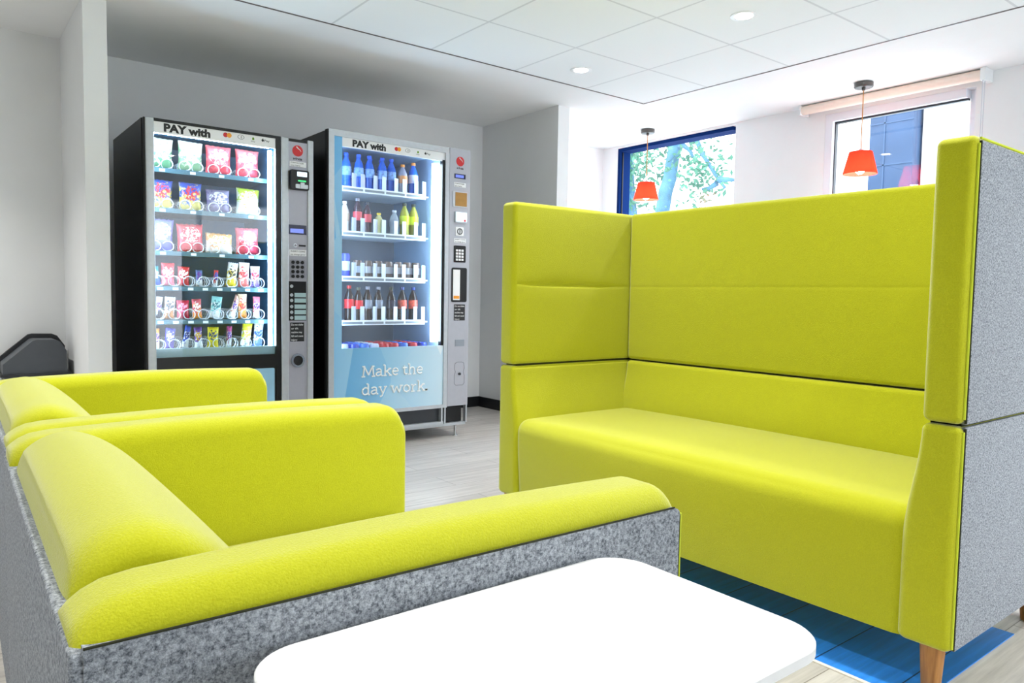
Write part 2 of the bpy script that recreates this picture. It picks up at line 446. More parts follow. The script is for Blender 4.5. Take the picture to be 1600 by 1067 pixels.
# ------------------------------------------------------------------ outside
M_ground = plain('outdoor_ground', srgb(190, 195, 190), .9, noise=.1)
struct(MB().box(6, 60, -40, 60, -3.1, -3.0), 'ground', M_ground)
M_bark = plain('pale_bark', (.10, .27, .44, 1), .9, noise=.25, nscale=4, bump=.6, bscale=12)
M_leaf = plain('pale_leaf', (.10, .31, .22, 1), .7, noise=.3, nscale=2)
def tree(label, base, trunk, branches, leaves, n, spread):
    t = thing('tree', label, 'tree', base, 'trees outside the window')
    mb = MB(); mb.tube([Vector(p)-Vector(base) for p in trunk], .2, 12, .15); mb.build('trunk', M_bark, t)
    for b in branches: MB().tube([Vector(p)-Vector(base) for p in b], .075, 8, .035).build('branch', M_bark, t)
    mb = MB()
    for i in range(n):
        c = Vector(random.choice(leaves))-Vector(base)
        p = c + Vector([random.gauss(0, s) for s in spread])
        a = Vector([random.uniform(-1,1) for _ in range(3)]).normalized(); b = a.cross(Vector([random.uniform(-1,1) for _ in range(3)])).normalized()
        l = random.uniform(.05, .12)
        mb.add([p-a*l, p+b*l*.45, p+a*l, p-b*l*.45], [(0,1,2,3)])
    mb.build('foliage', M_leaf, t, smooth=False)
tree('pale blue leaning tree seen through the dark-framed window', (15, 13.1, -3), [(15,13.1,-3),(15,13.05,1.5),(15,12.92,3.2),(15,12.83,3.71),(15,12.70,4.04),(15,12.66,4.35),(15,12.60,4.67),(15,12.58,4.96),(15.1,12.5,6.8)],
     [[(15.1,12.5,6.2),(15.0,12.1,5.4),(15,11.93,4.97),(15,11.7,4.52),(15,11.55,4.32),(15,11.19,3.83),(15,11.0,3.62)], [(15,11.19,3.84),(15,10.93,3.81),(15,10.7,3.77)], [(15,11.24,3.75),(15,11.45,3.66),(15,11.66,3.65)],
      [(15,12.6,4.85),(15,12.29,4.81),(15,12.09,4.66),(15,11.98,4.47)]],
     [(15,14.0,4.86),(15,13.68,4.86),(15,13.92,4.5),(15,13.12,4.88),(15,13.43,4.24),(15,14.04,4.19),(15,11.82,4.25),(15,11.8,3.81),(15,11.54,4.04),(15,12.62,4.49),(15,12.21,4.88),(15,11.28,4.18),(15,11.84,3.43),(15,13.9,3.6)], 1000, (.4,.22,.25))
tree('slim pale tree at left edge of the dark-framed window', (15.4, 14.2, -3), [(15.4,14.2,-3),(15.4,14.3,2.6),(15.4,14.48,3.8),(15.4,14.54,4.4),(15.4,14.55,5.2)], [[(15.4,14.5,4.0),(15.3,14.2,3.6),(15.3,14.1,3.2)]], [(15.4,14.4,4.6),(15.4,14.5,4.0),(15.4,14.4,5.2)], 160, (.3,.2,.3))
M_tower = plain('blue_cladding', (.045, .10, .22, 1), .6, noise=.15, nscale=1.5)
t = thing('building', 'dark blue office building seen through the white-framed window', 'building', (17, 7.1, -3))
MB().box(16.3, 20, 7.27, 8.20, -3, 9).build('facade', M_tower, t, (17, 7.1, -3))
mb = MB()
for z in (1.2, 2.1, 3.0, 3.9, 4.8): mb.box(16.28, 16.3, 7.27, 8.20, z, z+.03)
mb.box(16.28, 16.3, 7.86, 7.89, -3, 9).build('cladding_joint', plain('pale_joint', (.06, .125, .26, 1), .6), t, (17, 7.1, -3))
M_pale = plain('pale_render', srgb(235, 235, 238), .8, noise=.05, nscale=3)
t = thing('building', 'white rendered building right of the dark blue building outdoors', 'building', (17, 4, -3))
MB().box(16.6, 22, 2, 7.22, -3, 8.5).build('facade', M_pale, t, (17, 4, -3))
# ------------------------------------------------------------------ ceiling lamps
def downlight(x, y, label, e, z=2.35):
    t = thing('downlight', label, 'ceiling light', (x, y, z), 'ceiling downlights')
    mb = MB(); n = 28; sec = [(.042,-.001),(.06,-.004),(.066,-.002),(.066,0),(.042,.0)]
    mb.loft([[(r*math.cos(2*math.pi*k/n), r*math.sin(2*math.pi*k/n), z) for r, z in sec] for k in range(n+1)], cap=False)
    mb.build('rim', M_white, t)
    MB().cyl((0,0,-.0028), (0,0,-.0005), .043, n=24).build('lens', M_lens, t)
    d = bpy.data.lights.new('downlight_beam', 'AREA'); d.shape = 'DISK'; d.size = .08; d.energy = e; d.color = (1, .985, .95); d.spread = R(102)
    l = bpy.data.objects.new('downlight_beam', d); C.objects.link(l); l.parent = t; l.location = (0,0,-.006)
DL = 4.7
downlight(3.188, 3.43, 'round recessed downlight nearest the corner of the tiled ceiling', DL)
downlight(3.188, 2.261, 'round recessed downlight at the top edge, closer to the red pendants', DL)
downlight(-.45, 4.25, 'added unseen downlight brightening the left alcove', DL*1.5, H)  # extra lamp out of view, added to lift the alcove wall
for x, y in ((1.976, 2.261), (.764, 2.261), (3.188, 1.07), (1.976, 1.07), (.764, 1.07), (3.188, -.12), (1.976, -.12), (-.448, 3.43), (-.448, 2.261), (-.448, .5), (1.976, -1.3)):
    downlight(x, y, 'round recessed downlight in the tiled ceiling beyond the picture', DL)

M_cord = plain('orange_cord', srgb(205, 140, 80), .7)
M_bulb = plain('bulb', (1, 1, 1, 1), .4, emit=70, emitcol=(1, .86, .74, 1))
def pendant(x, y, label):
    t = thing('pendant_lamp', label, 'lamp', (x, y, H), 'red pendant lamps')
    MB().lathe([(.05,0),(.058,-.004),(.058,-.028),(.053,-.034),(.012,-.034),(.010,-.05)], n=28).build('ceiling_rose', plain('rose_grey', srgb(90, 86, 84), .35, metal=.5), t)
    MB().tube([(0,0,-.05),(0,0,-.45)], .0035, 8).build('cord', M_cord, t)
    prof = [(.068,-.445),(.070,-.443),(.105,-.585),(.103,-.586)]
    n = 32
    mb = MB().loft([[(r*math.cos(2*math.pi*k/n), r*math.sin(2*math.pi*k/n), z) for r, z in prof] for k in range(n+1)], cap=False)
    mb.build('lamp_shade', M_shade, t)
    MB().lathe([(.004,-.42),(.017,-.43),(.017,-.475),(.004,-.478)], n=16).tube([(-.068,0,-.447),(.068,0,-.447)], .002, 6).tube([(0,-.068,-.447),(0,.068,-.447)], .002, 6).build('lamp_holder', M_chrome, t)
    MB().lathe([(.012,-.478),(.020,-.51),(.03,-.545),(.027,-.57),(.012,-.584),(.002,-.586)], n=18).build('bulb', M_bulb, t)
    d = bpy.data.lights.new('pendant_glow', 'POINT'); d.energy = 2.6; d.color = (1, .92, .86); d.shadow_soft_size = .03
    l = bpy.data.objects.new('pendant_glow', d); C.objects.link(l); l.parent = t; l.location = (0, 0, -.625)
pendant(4.765, 4.288, 'red pendant lamp before the dark-framed window with trees')
pendant(4.775, 2.457, 'red pendant lamp before the white-framed window with roller blind')

# roller blind above the white window
t = thing('roller_blind', 'rolled-up cream roller blind above the white-framed window', 'blind', (5.02, 2.43, 2.33))
MB().cyl((0,-.575,0), (0,.595,0), .032, n=24).build('fabric_roll', plain('cream_blind', srgb(244, 226, 212), .7, noise=.02), t)
MB().box(-.036,.078,-.605,-.575,-.04,.034).build('bracket', M_white, t)
MB().box(-.036,.078,.595,.607,-.036,.034).build('bracket', M_white, t)
MB().tube([(-.03,-.59,-.03),(-.03,-.59,-1.0)], .003, 6).tube([(.0,-.59,-.03),(.0,-.59,-1.0)], .003, 6).build('pull_chain', plain('chain_grey', srgb(205, 205, 212), .4), t)

# ------------------------------------------------------------------ high-back sofa
org = (1.87, 1.585, 0)
sofa = thing('high_back_sofa', 'lime green high-back two-seater sofa with grey outer sides on oak legs', 'sofa', org)
Y0, Y1, XF, XB, ZB, ZS, ZT = .69, 2.48, 1.87, 2.64, .118, .664, 1.335
def sm(a, b, x):
    t = min(1, max(0, (x-a)/(b-a))); return t*t*(3-2*t)
def groove(z): return math.exp(-((z-1.0)/.006)**2)*.006 + math.exp(-((z-1.0)/.03)**2)*.003
gz = {2: [1.0+d for d in (-.06,-.04,-.025,-.015,-.009,-.005,-.002,0,.002,.005,.009,.015,.025,.04,.06)]}
for side in (0, 1):
    s = 1 if side == 0 else -1                      # direction from outer face to inner face
    yo = Y0+.005 if side == 0 else Y1-.005          # outer limit of the pad
    def lower(o, s=s, yo=yo):
        k = (o.y-yo)*s/.09
        return (o.x, o.y + s*.034*max(0, min(1, k))*(1-sm(.36, .66, o.z)), o.z)
    a, b = sorted((yo, yo+s*.09))
    MB().rbox((XF, a, ZB), (XB-.03, b, ZS-.003), .016, puff={'+z': .004, '-x': .004}, warp=lower, extra={2: [.36+.03*i for i in range(10)]}).build('lower_arm', M_yel, sofa, org)
    inner = '+y' if s > 0 else '-y'
    def upper(o, s=s, yo=yo):
        k = max(0, min(1, (o.y-yo)*s/.09)) * sm(XF+.012, XF+.03, o.x) * (1-sm(XB-.2, XB-.12, o.x))
        return (o.x, o.y - s*groove(o.z)*(1 if k > .7 else 0)*k, o.z)
    MB().rbox((XF, a, ZS+.003), (XB-.03, b, ZT), .018, puff={'+z': .003, '-x': .005, inner: .008}, warp=upper, extra=gz).build('upper_arm', M_yel, sofa, org)
    c, d = sorted((yo-s*.005, yo+s*.01))
    MB().rbox((XF+.02, c, ZB+.004), (XB, d, ZS-.004), .004, seg=2, span=2).build('lower_side_panel', M_grey, sofa, org)
    MB().rbox((XF+.02, c, ZS+.003), (XB, d, ZT-.012), .004, seg=2, span=2).build('upper_side_panel', M_grey, sofa, org)
    e = yo-s*.001
    MB().tube([(XF+.0125, e, ZB+.012), (XF+.0125, e, ZS-.014)], .003, 8).tube([(XF+.0125, e, ZS+.016), (XF+.0125, e, ZT-.02)], .003, 8).tube([(XF+.016, e-s*.001, ZT-.008), (XB-.01, e-s*.001, ZT-.009)], .0028, 8).build('piping', M_pipe, sofa, org)
    MB().tube([(XF+.0185, e-s*.0012, ZB+.008), (XF+.0185, e-s*.0012, ZS-.006)], .003, 8).tube([(XF+.0185, e-s*.0012, ZS+.006), (XF+.0185, e-s*.0012, ZT-.014)], .003, 8).build('edge_seam', M_seam, sofa, org)
    MB().box(XF+.03, XB-.05, a+.01, b-.01, ZS-.006, ZS+.006).build('seam', M_seam, sofa, org)
    for x in (1.905, 2.575):
        yl = Y0+.055 if side == 0 else Y1-.055
        MB().cyl((x, yl, .003), (x, yl, ZB+.02), .021, .030, n=24).build('leg', M_oak, sofa, org)
def backw(o):
    return (o.x + (groove(o.z)*.16 if o.x < 2.58 else 0), o.y, o.z)
def leanw(o):
    return (o.x - .035*(1-sm(.42, .66, o.z)), o.y, o.z) if o.x < 2.59 else (o.x, o.y, o.z)
MB().rbox((2.545, Y0+.097, ZS+.003), (2.625, Y1-.097, ZT), .018, span=8, puff={'-x': .006, '+z': .003}, warp=backw, extra=gz).build('upper_backrest', M_yel, sofa, org)
MB().rbox((2.54, Y0+.098, .40), (2.625, Y1-.098, ZS-.003), .018, span=8, puff={'-x': .012}, warp=leanw).build('lower_backrest', M_yel, sofa, org)
MB().box(2.56, 2.62, Y0+.1, Y1-.1, ZS-.006, ZS+.006).build('seam', M_seam, sofa, org)
MB().rbox((2.612, Y0+.01, ZB+.004), (XB+.004, Y1-.01, ZS-.003), .005, seg=2, span=2).build('lower_back_panel', M_grey, sofa, org)
MB().rbox((2.612, Y0+.01, ZS+.003), (XB+.004, Y1-.01, ZT-.012), .005, seg=2, span=2).build('upper_back_panel', M_grey, sofa, org)
def seatw(o):
    # soft front edge: large radius where top meets front, front leaning in towards the floor
    return (o.x + .012*(1-sm(ZB, .36, o.z)) if o.x < 1.95 else o.x, o.y, max(ZB, o.z))
MB().rbox((XF+.004, Y0+.098, ZB-.05), (2.55, Y1-.098, .445), .055, seg=7, span=10, puff={'+z': .022, '-x': .016}, warp=seatw).build('seat', M_yel, sofa, org)

# ------------------------------------------------------------------ armchairs
def make_armchair(label, loc, rz, crest):
    t = thing('armchair', label, 'armchair', loc, 'low armchairs', rz)
    Wd, D0, zb, zs = .925, .768, .12, .648
    for side in (0, 1):
        s = 1 if side == 0 else -1
        D = D0 if side == 0 else D0-.008
        yo = 0 if side == 0 else Wd
        a, b = sorted((yo+s*.004, yo+s*.118))
        n, rr = 8, .036
        def sect(x, ins, top):
            y0, y1 = a+ins, b-ins; rt = rr-ins*.5; p = [(x, y0, zb)]
            p += [(x, y0+rt-rt*math.cos(R(90*k/n)), top-rt+rt*math.sin(R(90*k/n))) for k in range(n+1)]
            p += [(x, y1-rt+rt*math.sin(R(90*k/n)), top-rt+rt*math.cos(R(90*k/n))) for k in range(n+1)]
            return p + [(x, y1, zb)]
        zt = crest[side]; rings = []
        rings = [sect(-.004, .003, zt-.026), sect(.003, 0, zt-.019), sect(.014, 0, zt-.011), sect(.03, 0, zt-.004), sect(.06, 0, zt)]
        rings += [sect(.06+(D-.104)*k/6, 0, zt+.006*math.sin(math.pi*k/6)) for k in range(1, 7)]
        for k in range(1, 9):
            q = R(90*k/8.6); rings.append(sect(D-.044+.036*math.sin(q), 0, zt-.034*(1-math.cos(q))))
        for k in range(1, 6):
            q = R(90*k/5); rings.append(sect(D-.008+.008*math.sin(q), .008*(1-math.cos(q)), zt-.034*(1-math.cos(R(84)))-.008*(1-math.cos(q))-.001*k))
        MB().loft(rings).build('arm', M_yel, t, angle=50)
        c, d = sorted((yo-s*.002, yo+s*.014))
        mb = MB(); n = 6; r = .012
        prof = [(.004, zb), (D-.008, zb)] + [(D-.008-r+r*math.cos(R(90*k/n)), zs-r+r*math.sin(R(90*k/n))) for k in range(n+1)] + [(.004, zs)]
        mb.loft([[(x, y, z) for x, z in prof] for y in (c, d)]).build('side_panel', M_grey, t)
        e = yo-s*.001
        MB().tube([(D-.0045, e+s*.003, zb), (D-.0045, e+s*.003, zs-.01)], .003, 8).build('piping', M_pipe, t)
        MB().tube([(.004, e, zs+.001), (D-.02, e, zs+.001)], .0014, 8).tube([(D-.0085, e, zb), (D-.0085, e, zs-.012)], .0013, 8).build('edge_seam', M_seam, t)
        for x in (.07, .70):
            yl = yo+s*.06
            MB().cyl((x, yl, 0), (x, yl, zb+.02), .019, .027, n=20).build('leg', M_oak, t)
    prof = [(.003,.644),(.014,.676),(.042,.697),(.075,.704),(.102,.698),(.132,.682),(.168,.652),(.204,.610),(.232,.570),(.259,.526),(.281,.486),(.301,.448),(.312,.41),(.30,.34),(.20,.30),(.003,.30)]
    fine = []
    for i in range(len(prof)-3):
        p0, p1, p2, p3 = [Vector(prof[max(0, min(len(prof)-1, i+q))]) for q in (-1, 0, 1, 2)]
        for k in range(4):
            w = k/4; fine.append(tuple(.5*((2*p1)+(p2-p0)*w+(2*p0-5*p1+4*p2-p3)*w*w+(3*p1-p0-3*p2+p3)*w**3)))
    prof = fine + prof[-3:]
    cx, cz = .12, .47; rings = []
    ya, yb = .119, Wd-.119
    for k in range(25):
        u = k/24; y = ya + (yb-ya)*(.5-.5*math.cos(math.pi*u))
        dd = min(y-ya, yb-y); f = .028*(1-math.sqrt(max(0, 1-(1-min(1, dd/.05))**2)))
        bow = .006*math.sin(math.pi*u)
        ring = []
        for x, z in prof:
            v = Vector((x-cx, z-cz)); v = v*(1+(bow-f)/max(.05, v.length)) if x > .013 else v
            ring.append((cx+v.x, y, cz+v.y if x > .013 else z - f))
        rings.append(ring)
    MB().loft(rings).build('backrest', M_yel, t, angle=70)
    MB().rbox((-.007, .0005, zb), (.016, Wd-.0005, zs-.0025), .004, seg=2, span=2, puff={'-x': .006}).build('back_panel', M_grey, t)
    MB().rbox((.27, .12, zb), (D0+.006, Wd-.12, .452), .05, seg=7, span=8, puff={'+z': .014, '+x': .008}).build('seat', M_yel, t)
    return t
make_armchair('lime green armchair with grey outer shell next to the white side table', (.087, .692, 0), R(-.8), (.68, .692))
make_armchair('lime green armchair behind the front one, closest to the snack machine', (.104, 1.648, 0), R(-.8), (.686, .692))

# ------------------------------------------------------------------ side table
org = (.463, .523, 0)
t = thing('side_table', 'small white rounded rectangular side table beside the grey armchair side', 'table', org)
MB().rpoly(.213, .713, .368, .678, .597, .61, .055, 10, ch=.0015).build('tabletop', M_table, t, org)
MB().rpoly(.26, .30, .42, .62, .012, .597, .012, 4).build('column', M_white, t, org)
MB().rpoly(.23, .62, .42, .62, 0, .012, .03, 6, ch=.002).build('base', M_white, t, org)

# ------------------------------------------------------------------ litter bin in the alcove
org = (.41, 4.78, 0)
t = thing('litter_bin', 'dark grey litter bin with sloped hood in the left alcove', 'bin', org)
M_bin = plain('bin_grey', srgb(74, 78, 84), .5, noise=.05, nscale=20)
M_bin2 = plain('bin_dark', srgb(40, 42, 46), .5)
hood = [(.275,.49),(.275,.545),(.41,.668),(.425,.672),(.515,.670),(.535,.66),(.565,.61),(.568,.49)]
MB().loft([[(x, y, z) for x, z in hood] for y in (4.67, 4.88)]).build('hood', M_bin, t, org)
big = [(.262,.48),(.262,.56),(.405,.69),(.425,.695),(.52,.693),(.545,.682),(.582,.625),(.586,.48)]
MB().loft([[(x, y, z) for x, z in big] for y in (4.885, 4.915)]).build('back_plate', M_bin2, t, org)
MB().rpoly(.262, .586, 4.65, 4.915, .478, .493, .02, 5).build('rim', M_bin2, t, org)
MB().loft([[(.30-.02*k, 4.68-.02*k, .478*k), (.55+.025*k, 4.68-.02*k, .478*k), (.55+.025*k, 4.90, .478*k), (.30-.02*k, 4.90, .478*k)] for k in (0, 1)]).build('body', M_bin, t, org)

# ------------------------------------------------------------------ vending machines: shared pieces
def icons(parent, org, xs, z, y, k=1.0):
    # payment marks on the header strip: two circles, a contactless oval, a green mark, a dark disc with letters
    a = MB().disc_y(xs[0], z, y-.0008, y, .0125*k); a.build('red_circle', M_red, parent, org)
    MB().disc_y(xs[0]+.019*k, z, y-.0012, y-.0004, .0125*k).build('orange_circle', M_orange, parent, org)
    mb = MB(); n = 20
    mb.loft([[(xs[1]+r*1.5*math.cos(2*math.pi*q/n), yy, z+r*math.sin(2*math.pi*q/n)) for r, yy in ((.0105*k,y-.0008),(.0118*k,y-.0008),(.0118*k,y),(.0105*k,y))] for q in range(n+1)], cap=False)
    for j in range(3):
        rr = (.004+.003*j)*k
        mb.tube([(xs[1]-.005*k+rr*math.cos(R(q)), y-.0005, z+rr*math.sin(R(q))) for q in range(-45, 46, 15)], .0006, 4)
    mb.build('contactless_mark', M_ink, parent, org)
    mb = MB().disc_y(xs[2], z+.003, y-.0008, y, .0055*k, 12).box(xs[2]-.0055*k, xs[2]+.0055*k, y-.0008, y, z-.006, z+.003)
    mb.build('green_mark', M_green, parent, org)
    lettering('lettering', 'Pay', xs[2]-.011*k, y, z-.0165*k, .008, M_ink, parent, org, width=.022*k)
    MB().disc_y(xs[3], z-.001, y-.0008, y, .0068*k, 16).box(xs[3]-.0005, xs[3]+.003, y-.0008, y, z+.005, z+.0095*k).build('apple_mark', M_ink, parent, org)
    lettering('lettering', 'Pay', xs[3]+.009*k, y, z-.007*k, .018*k, M_ink, parent, org, width=.028*k)
def round_logo(parent, org, x, z, y, r):
    o = MB().disc_y(x, z, y-.0015, y, r, 32).build('round_logo', M_red, parent, org)
    p = [(x-.25*r, z+.75*r), (x+.05*r, z+.45*r), (x+.45*r, z+.2*r), (x+.62*r, z-.1*r)]
    MB().tube([(a, y-.0018, b) for a, b in p], .12*r, 6, .03*r).build('swoosh', M_white, o, org)
    lettering('lettering', 'selecta', x-.85*r, y, z-1.62*r, .02, M_ink, o, org, bold=.0006, width=1.7*r)
def sticker(parent, org, x0, x1, z0, z1, y, lines=('TOUCH TO PAY',), dark=False):
    o = MB().box(x0, x1, y-.0008, y, z0, z1).build('notice_label' if dark else 'sticker', M_ink if dark else M_white, parent, org)
    n = len(lines); h = (z1-z0)/n
    for i, l in enumerate(lines):
        lettering('lettering', l, x0+(x1-x0)*.08, y-.0008, z1-h*(i+.78), h*.7, M_white if dark else M_ink, o, org, width=(x1-x0)*.84*min(1, len(l)/12))
def coil_mesh(r, y0, y1, turns):
    n = int(turns*18)
    pts = [(r*math.sin(2*math.pi*i/18), y0+(y1-y0)*i/n, r*(1-math.cos(2*math.pi*i/18))) for i in range(n+1)]
    return MB().tube(pts, .0028, 5)

# ------------------------------------------------------------------ snack machine
YF1 = 4.10
org = (.84, YF1, 0)
snack = thing('snack_vending_machine', 'tall black snack vending machine with lit window, left of the drinks machine', 'vending machine', org, 'vending machines')
mb = MB()
mb.box(.841, .868, YF1+.03, 4.86, .08, 1.813).box(1.60, 1.735, YF1+.03, 4.86, .08, 1.813)
mb.box(.868, 1.60, 4.80, 4.86, .08, 1.813).box(.868, 1.60, YF1+.03, 4.80, 1.785, 1.813).box(.868, 1.60, YF1+.05, 4.80, .08, .50)
mb.build('cabinet', M_black, snack, org)
mb = MB().box(.868, .874, YF1+.05, 4.80, .50, 1.785).box(1.545, 1.60, YF1+.05, 4.80, .50, 1.785)
mb.box(.874, 1.545, 4.72, 4.80, .50, 1.785).box(.874, 1.545, YF1+.05, 4.72, 1.775, 1.785).box(.874, 1.545, YF1+.05, 4.72, .50, .575)
mb.build('liner', M_liner, snack, org)
for x in (.90, 1.68):
    for y in (YF1+.09, 4.80): MB().cyl((x, y, 0), (x, y, .08), .018, n=14).build('foot', M_dark, snack, org)
MB().box(.845, .852, YF1-.004, YF1+.03, .10, 1.812).build('hinge_edge', M_blackm, snack, org)
for x0, x1 in ((.852, .893), (1.546, 1.589), (1.699, 1.735)):
    MB().rbox((x0, YF1-.008, .10), (x1, YF1+.03, 1.815), .006, seg=2, span=1).build('door_post', M_silver, snack, org)
MB().box(.893, 1.546, YF1, YF1+.03, 1.80, 1.815).box(1.517, 1.546, YF1, YF1+.03, .10, 1.80).box(.893, 1.517, YF1, YF1+.03, .535, .60).box(.893, 1.517, YF1, YF1+.03, .10, .14).box(1.589, 1.699, YF1, YF1+.03, 1.796, 1.812).build('door_frame', M_black, snack, org)
MB().box(.893, 1.517, YF1+.012, YF1+.017, .60, 1.745).build('glass_pane', M_vglass, snack, org)
hd = MB().box(.893, 1.517, YF1+.004, YF1+.012, 1.745, 1.80).build('header_sign', M_white, snack, org)
lettering('lettering', 'PAY with', .941, YF1+.004, 1.756, .0535, M_ink, hd, org, bold=.0028, width=.228)
icons(hd, org, (1.247, 1.328, 1.394, 1.446), 1.781, YF1+.004)
MB().box(.893, 1.517, YF1+.02, YF1+.05, .60, .645).build('sill', plain('pale_sill', srgb(150, 190, 205), .35), snack, org)
M_flapblue = plain('pale_blue_print', srgb(150, 196, 222), .35, noise=.12, nscale=5)
fl = MB().rpoly(.905, 1.506, .15, .522, YF1-.004, YF1+.01, .006, 3, axis='y').build('delivery_flap', M_flapblue, snack, org)
MB().box(.893, 1.517, YF1+.006, YF1+.03, .14, .535).build('flap_surround', M_blackm, snack, org)
MB().box(1.508, 1.514, YF1+.052, YF1+.062, .62, 1.74).box(1.498, 1.513, YF1+.056, YF1+.075, .62, 1.74).build('light_tube', M_tube, snack, org)
MB().box(.878, .890, YF1+.056, YF1+.075, .62, 1.74).build('light_tube', M_tube, snack, org)
MB().box(.90, 1.50, YF1+.056, YF1+.07, 1.752, 1.765).build('light_tube', M_tube, snack, org)
MB().box(1.589, 1.699, YF1, YF1+.03, .10, 1.796).build('control_panel', M_lav, snack, org)
round_logo(snack, org, 1.643, 1.748, YF1, .031)
sticker(snack, org, 1.596, 1.693, 1.660, 1.688, YF1, ('CONTACTLESS', 'pay here'))
cr = MB().rpoly(1.592, 1.700, 1.527, 1.638, YF1-.03, YF1, .01, 4, axis='y', ch=.003).build('card_reader', M_black, snack, org)
MB().rpoly(1.628, 1.686, 1.602, 1.628, YF1-.0315, YF1-.03, .003, 3, axis='y').build('screen', M_lcd, cr, org)
MB().box(1.634, 1.68, YF1-.0315, YF1-.03, 1.574, 1.581).build('status_light', plain('green_led', srgb(40, 180, 90), .3, emit=1.2, emitcol=srgb(60, 220, 120)), cr, org)
MB().rpoly(1.618, 1.69, 1.535, 1.558, YF1-.036, YF1-.03, .004, 3, axis='y').box(1.645, 1.668, YF1-.04, YF1-.03, 1.537, 1.568).build('card_slot', M_silver, cr, org)
dp = MB().box(1.591, 1.694, YF1-.002, YF1, 1.278, 1.332).build('display', plain('display_bezel', srgb(26, 26, 60), .25), snack, org)
MB().box(1.599, 1.677, YF1-.003, YF1-.002, 1.287, 1.310).build('screen', M_screen, dp, org)
cs = MB().ring_y(1.628, 1.216, YF1-.003, YF1, .008, .011).build('coin_slot', M_chrome, snack, org)
MB().box(1.65, 1.69, YF1-.002, YF1, 1.211, 1.221).build('slot_mouth', M_blackm, cs, org)
sticker(snack, org, 1.594, 1.694, 1.157, 1.192, YF1, ('INSERT COINS', 'no change given'))
kp = MB().rpoly(1.598, 1.688, 1.03, 1.135, YF1-.002, YF1, .006, 3, axis='y').build('keypad', plain('keypad_plate', srgb(150, 150, 160), .35, metal=.4), snack, org)
for i in range(3):
    for j in range(4): MB().disc_y(1.614+i*.0275, 1.12-j*.0265, YF1-.006, YF1-.002, .0098, 16).build('key', M_black, kp, org)
sp = MB().box(1.589, 1.693, YF1-.002, YF1, .788, 1.012).build('selection_panel', M_black, snack, org)
for i, z in enumerate((.984, .934, .903, .868, .836, .804)):
    MB().disc_y(1.606, z, YF1-.003, YF1-.002, .0095, 18).build('coin_sign', M_silver, sp, org)
    if i: MB().box(1.623, 1.691, YF1-.003, YF1-.002, z-.012, z+.012).build('value_label', plain('value_label', srgb(172, 200, 204), .4), sp, org)
sticker(snack, org, 1.598, 1.681, .668, .777, YF1, ('Do not shake', 'or tilt', 'machine may', 'fall and cause', 'injury'), dark=True)
cb = MB().ring_y(1.641, .559, YF1-.012, YF1, .028, .04).build('coin_return', M_chrome, snack, org)
MB().disc_y(1.641, .559, YF1-.002, YF1, .029).build('cup', M_blackm, cb, org)

# shelves, coils, price cards
M_tray = plain('tray_steel', srgb(70, 106, 120), .35, metal=.3)
BAG, BAR = (.0235, .012), (.031, .012)
base_big = coil_mesh(.026, 0, .30, 6).build('coil', M_wire, None)
base_bar = coil_mesh(.027, 0, .30, 7).build('coil', M_wire, None)
used_big = used_bar = False
bagx = (.965, 1.119, 1.269, 1.43)
barx = [(.945, 1.0, 1.077, 1.161, 1.247, 1.33, 1.403, 1.470), (.943, 1.003, 1.075, 1.151, 1.242, 1.331, 1.397, 1.476), (.94, 1.0, 1.082, 1.158, 1.23, 1.318, 1.408, 1.48)]
tray_x = [.929+.0765*i+.02 for i in range(8)]
for row, z in enumerate((1.597, 1.388, 1.162, .975, .795, .632)):
    sh = MB().box(.874, 1.545, 4.25, 4.70, z-.012, z-.006).box(.874, 1.545, 4.243, 4.25, z-.028, z-.004).build('shelf', M_tray, snack, org)
    xs = [x+d for x in bagx for d in (-.032, .032)] if row < 3 else tray_x
    for x in xs:
        b = base_big if row < 3 else base_bar
        first = (b is base_big and not used_big) or (b is base_bar and not used_bar)
        c = b if first else b.copy()
        if first:
            if b is base_big: used_big = True
            else: used_bar = True
        else: C.objects.link(c)
        c.parent = sh; c.location = (x-org[0], 4.262-org[1], z-.002)
    for x in (bagx if row < 3 else tray_x):
        MB().box(x-.017, x+.011, 4.241, 4.243, z-.024, z-.010).build('price_card', M_tag, sh, org)

def packet(name, x, y, z, w, h, d, mat, label, cat, group, tilt=0, lean=0, crimp=.012):
    nx, nz = 10, 14; vs = []; fs = []
    ph = random.uniform(0, 6)
    for sd in (-1, 1):
        for j in range(nz+1):
            v = j/nz
            for i in range(nx+1):
                u = i/nx*2-1; vv = v*2-1
                th = d/2*max(0, 1-abs(u)**2.6)**.6*max(0, 1-abs(vv)**3.2)**.7
                th += .0016*math.sin(9*u+5*vv+ph)*(1-u*u)*(1-vv*vv)
                pin = 1-.07*(1-vv*vv)*(1 if h > w*.8 else .6)
                zz = v*h + (.0022*math.sin(u*16+ph) if j in (0, nz) else 0)
                vs.append((u*w/2*pin, sd*(th+.0006), zz))
    n1 = (nx+1)*(nz+1)
    for b in (0, n1):
        for j in range(nz):
            for i in range(nx):
                a = b+j*(nx+1)+i; fs.append((a, a+1, a+nx+2, a+nx+1))
    edge = [i for i in range(nx+1)] + [(j+1)*(nx+1)-1 for j in range(1, nz+1)] + [nz*(nx+1)+i for i in range(nx-1, -1, -1)] + [j*(nx+1) for j in range(nz-1, 0, -1)]
    for q in range(len(edge)):
        a, b = edge[q], edge[(q+1) % len(edge)]; fs.append((a, b, b+n1, a+n1))
    o = MB().add(vs, fs).build(name, mat, None, loc=(x, y, z), angle=60)
    o.rotation_euler = (R(lean), R(tilt), 0)
    return tag(o, label, cat, group)
ORD = ('first', 'second', 'third', 'fourth', 'fifth', 'sixth', 'seventh', 'eighth', 'ninth')
SHELF = ('top', 'second', 'third', 'fourth', 'fifth', 'bottom')
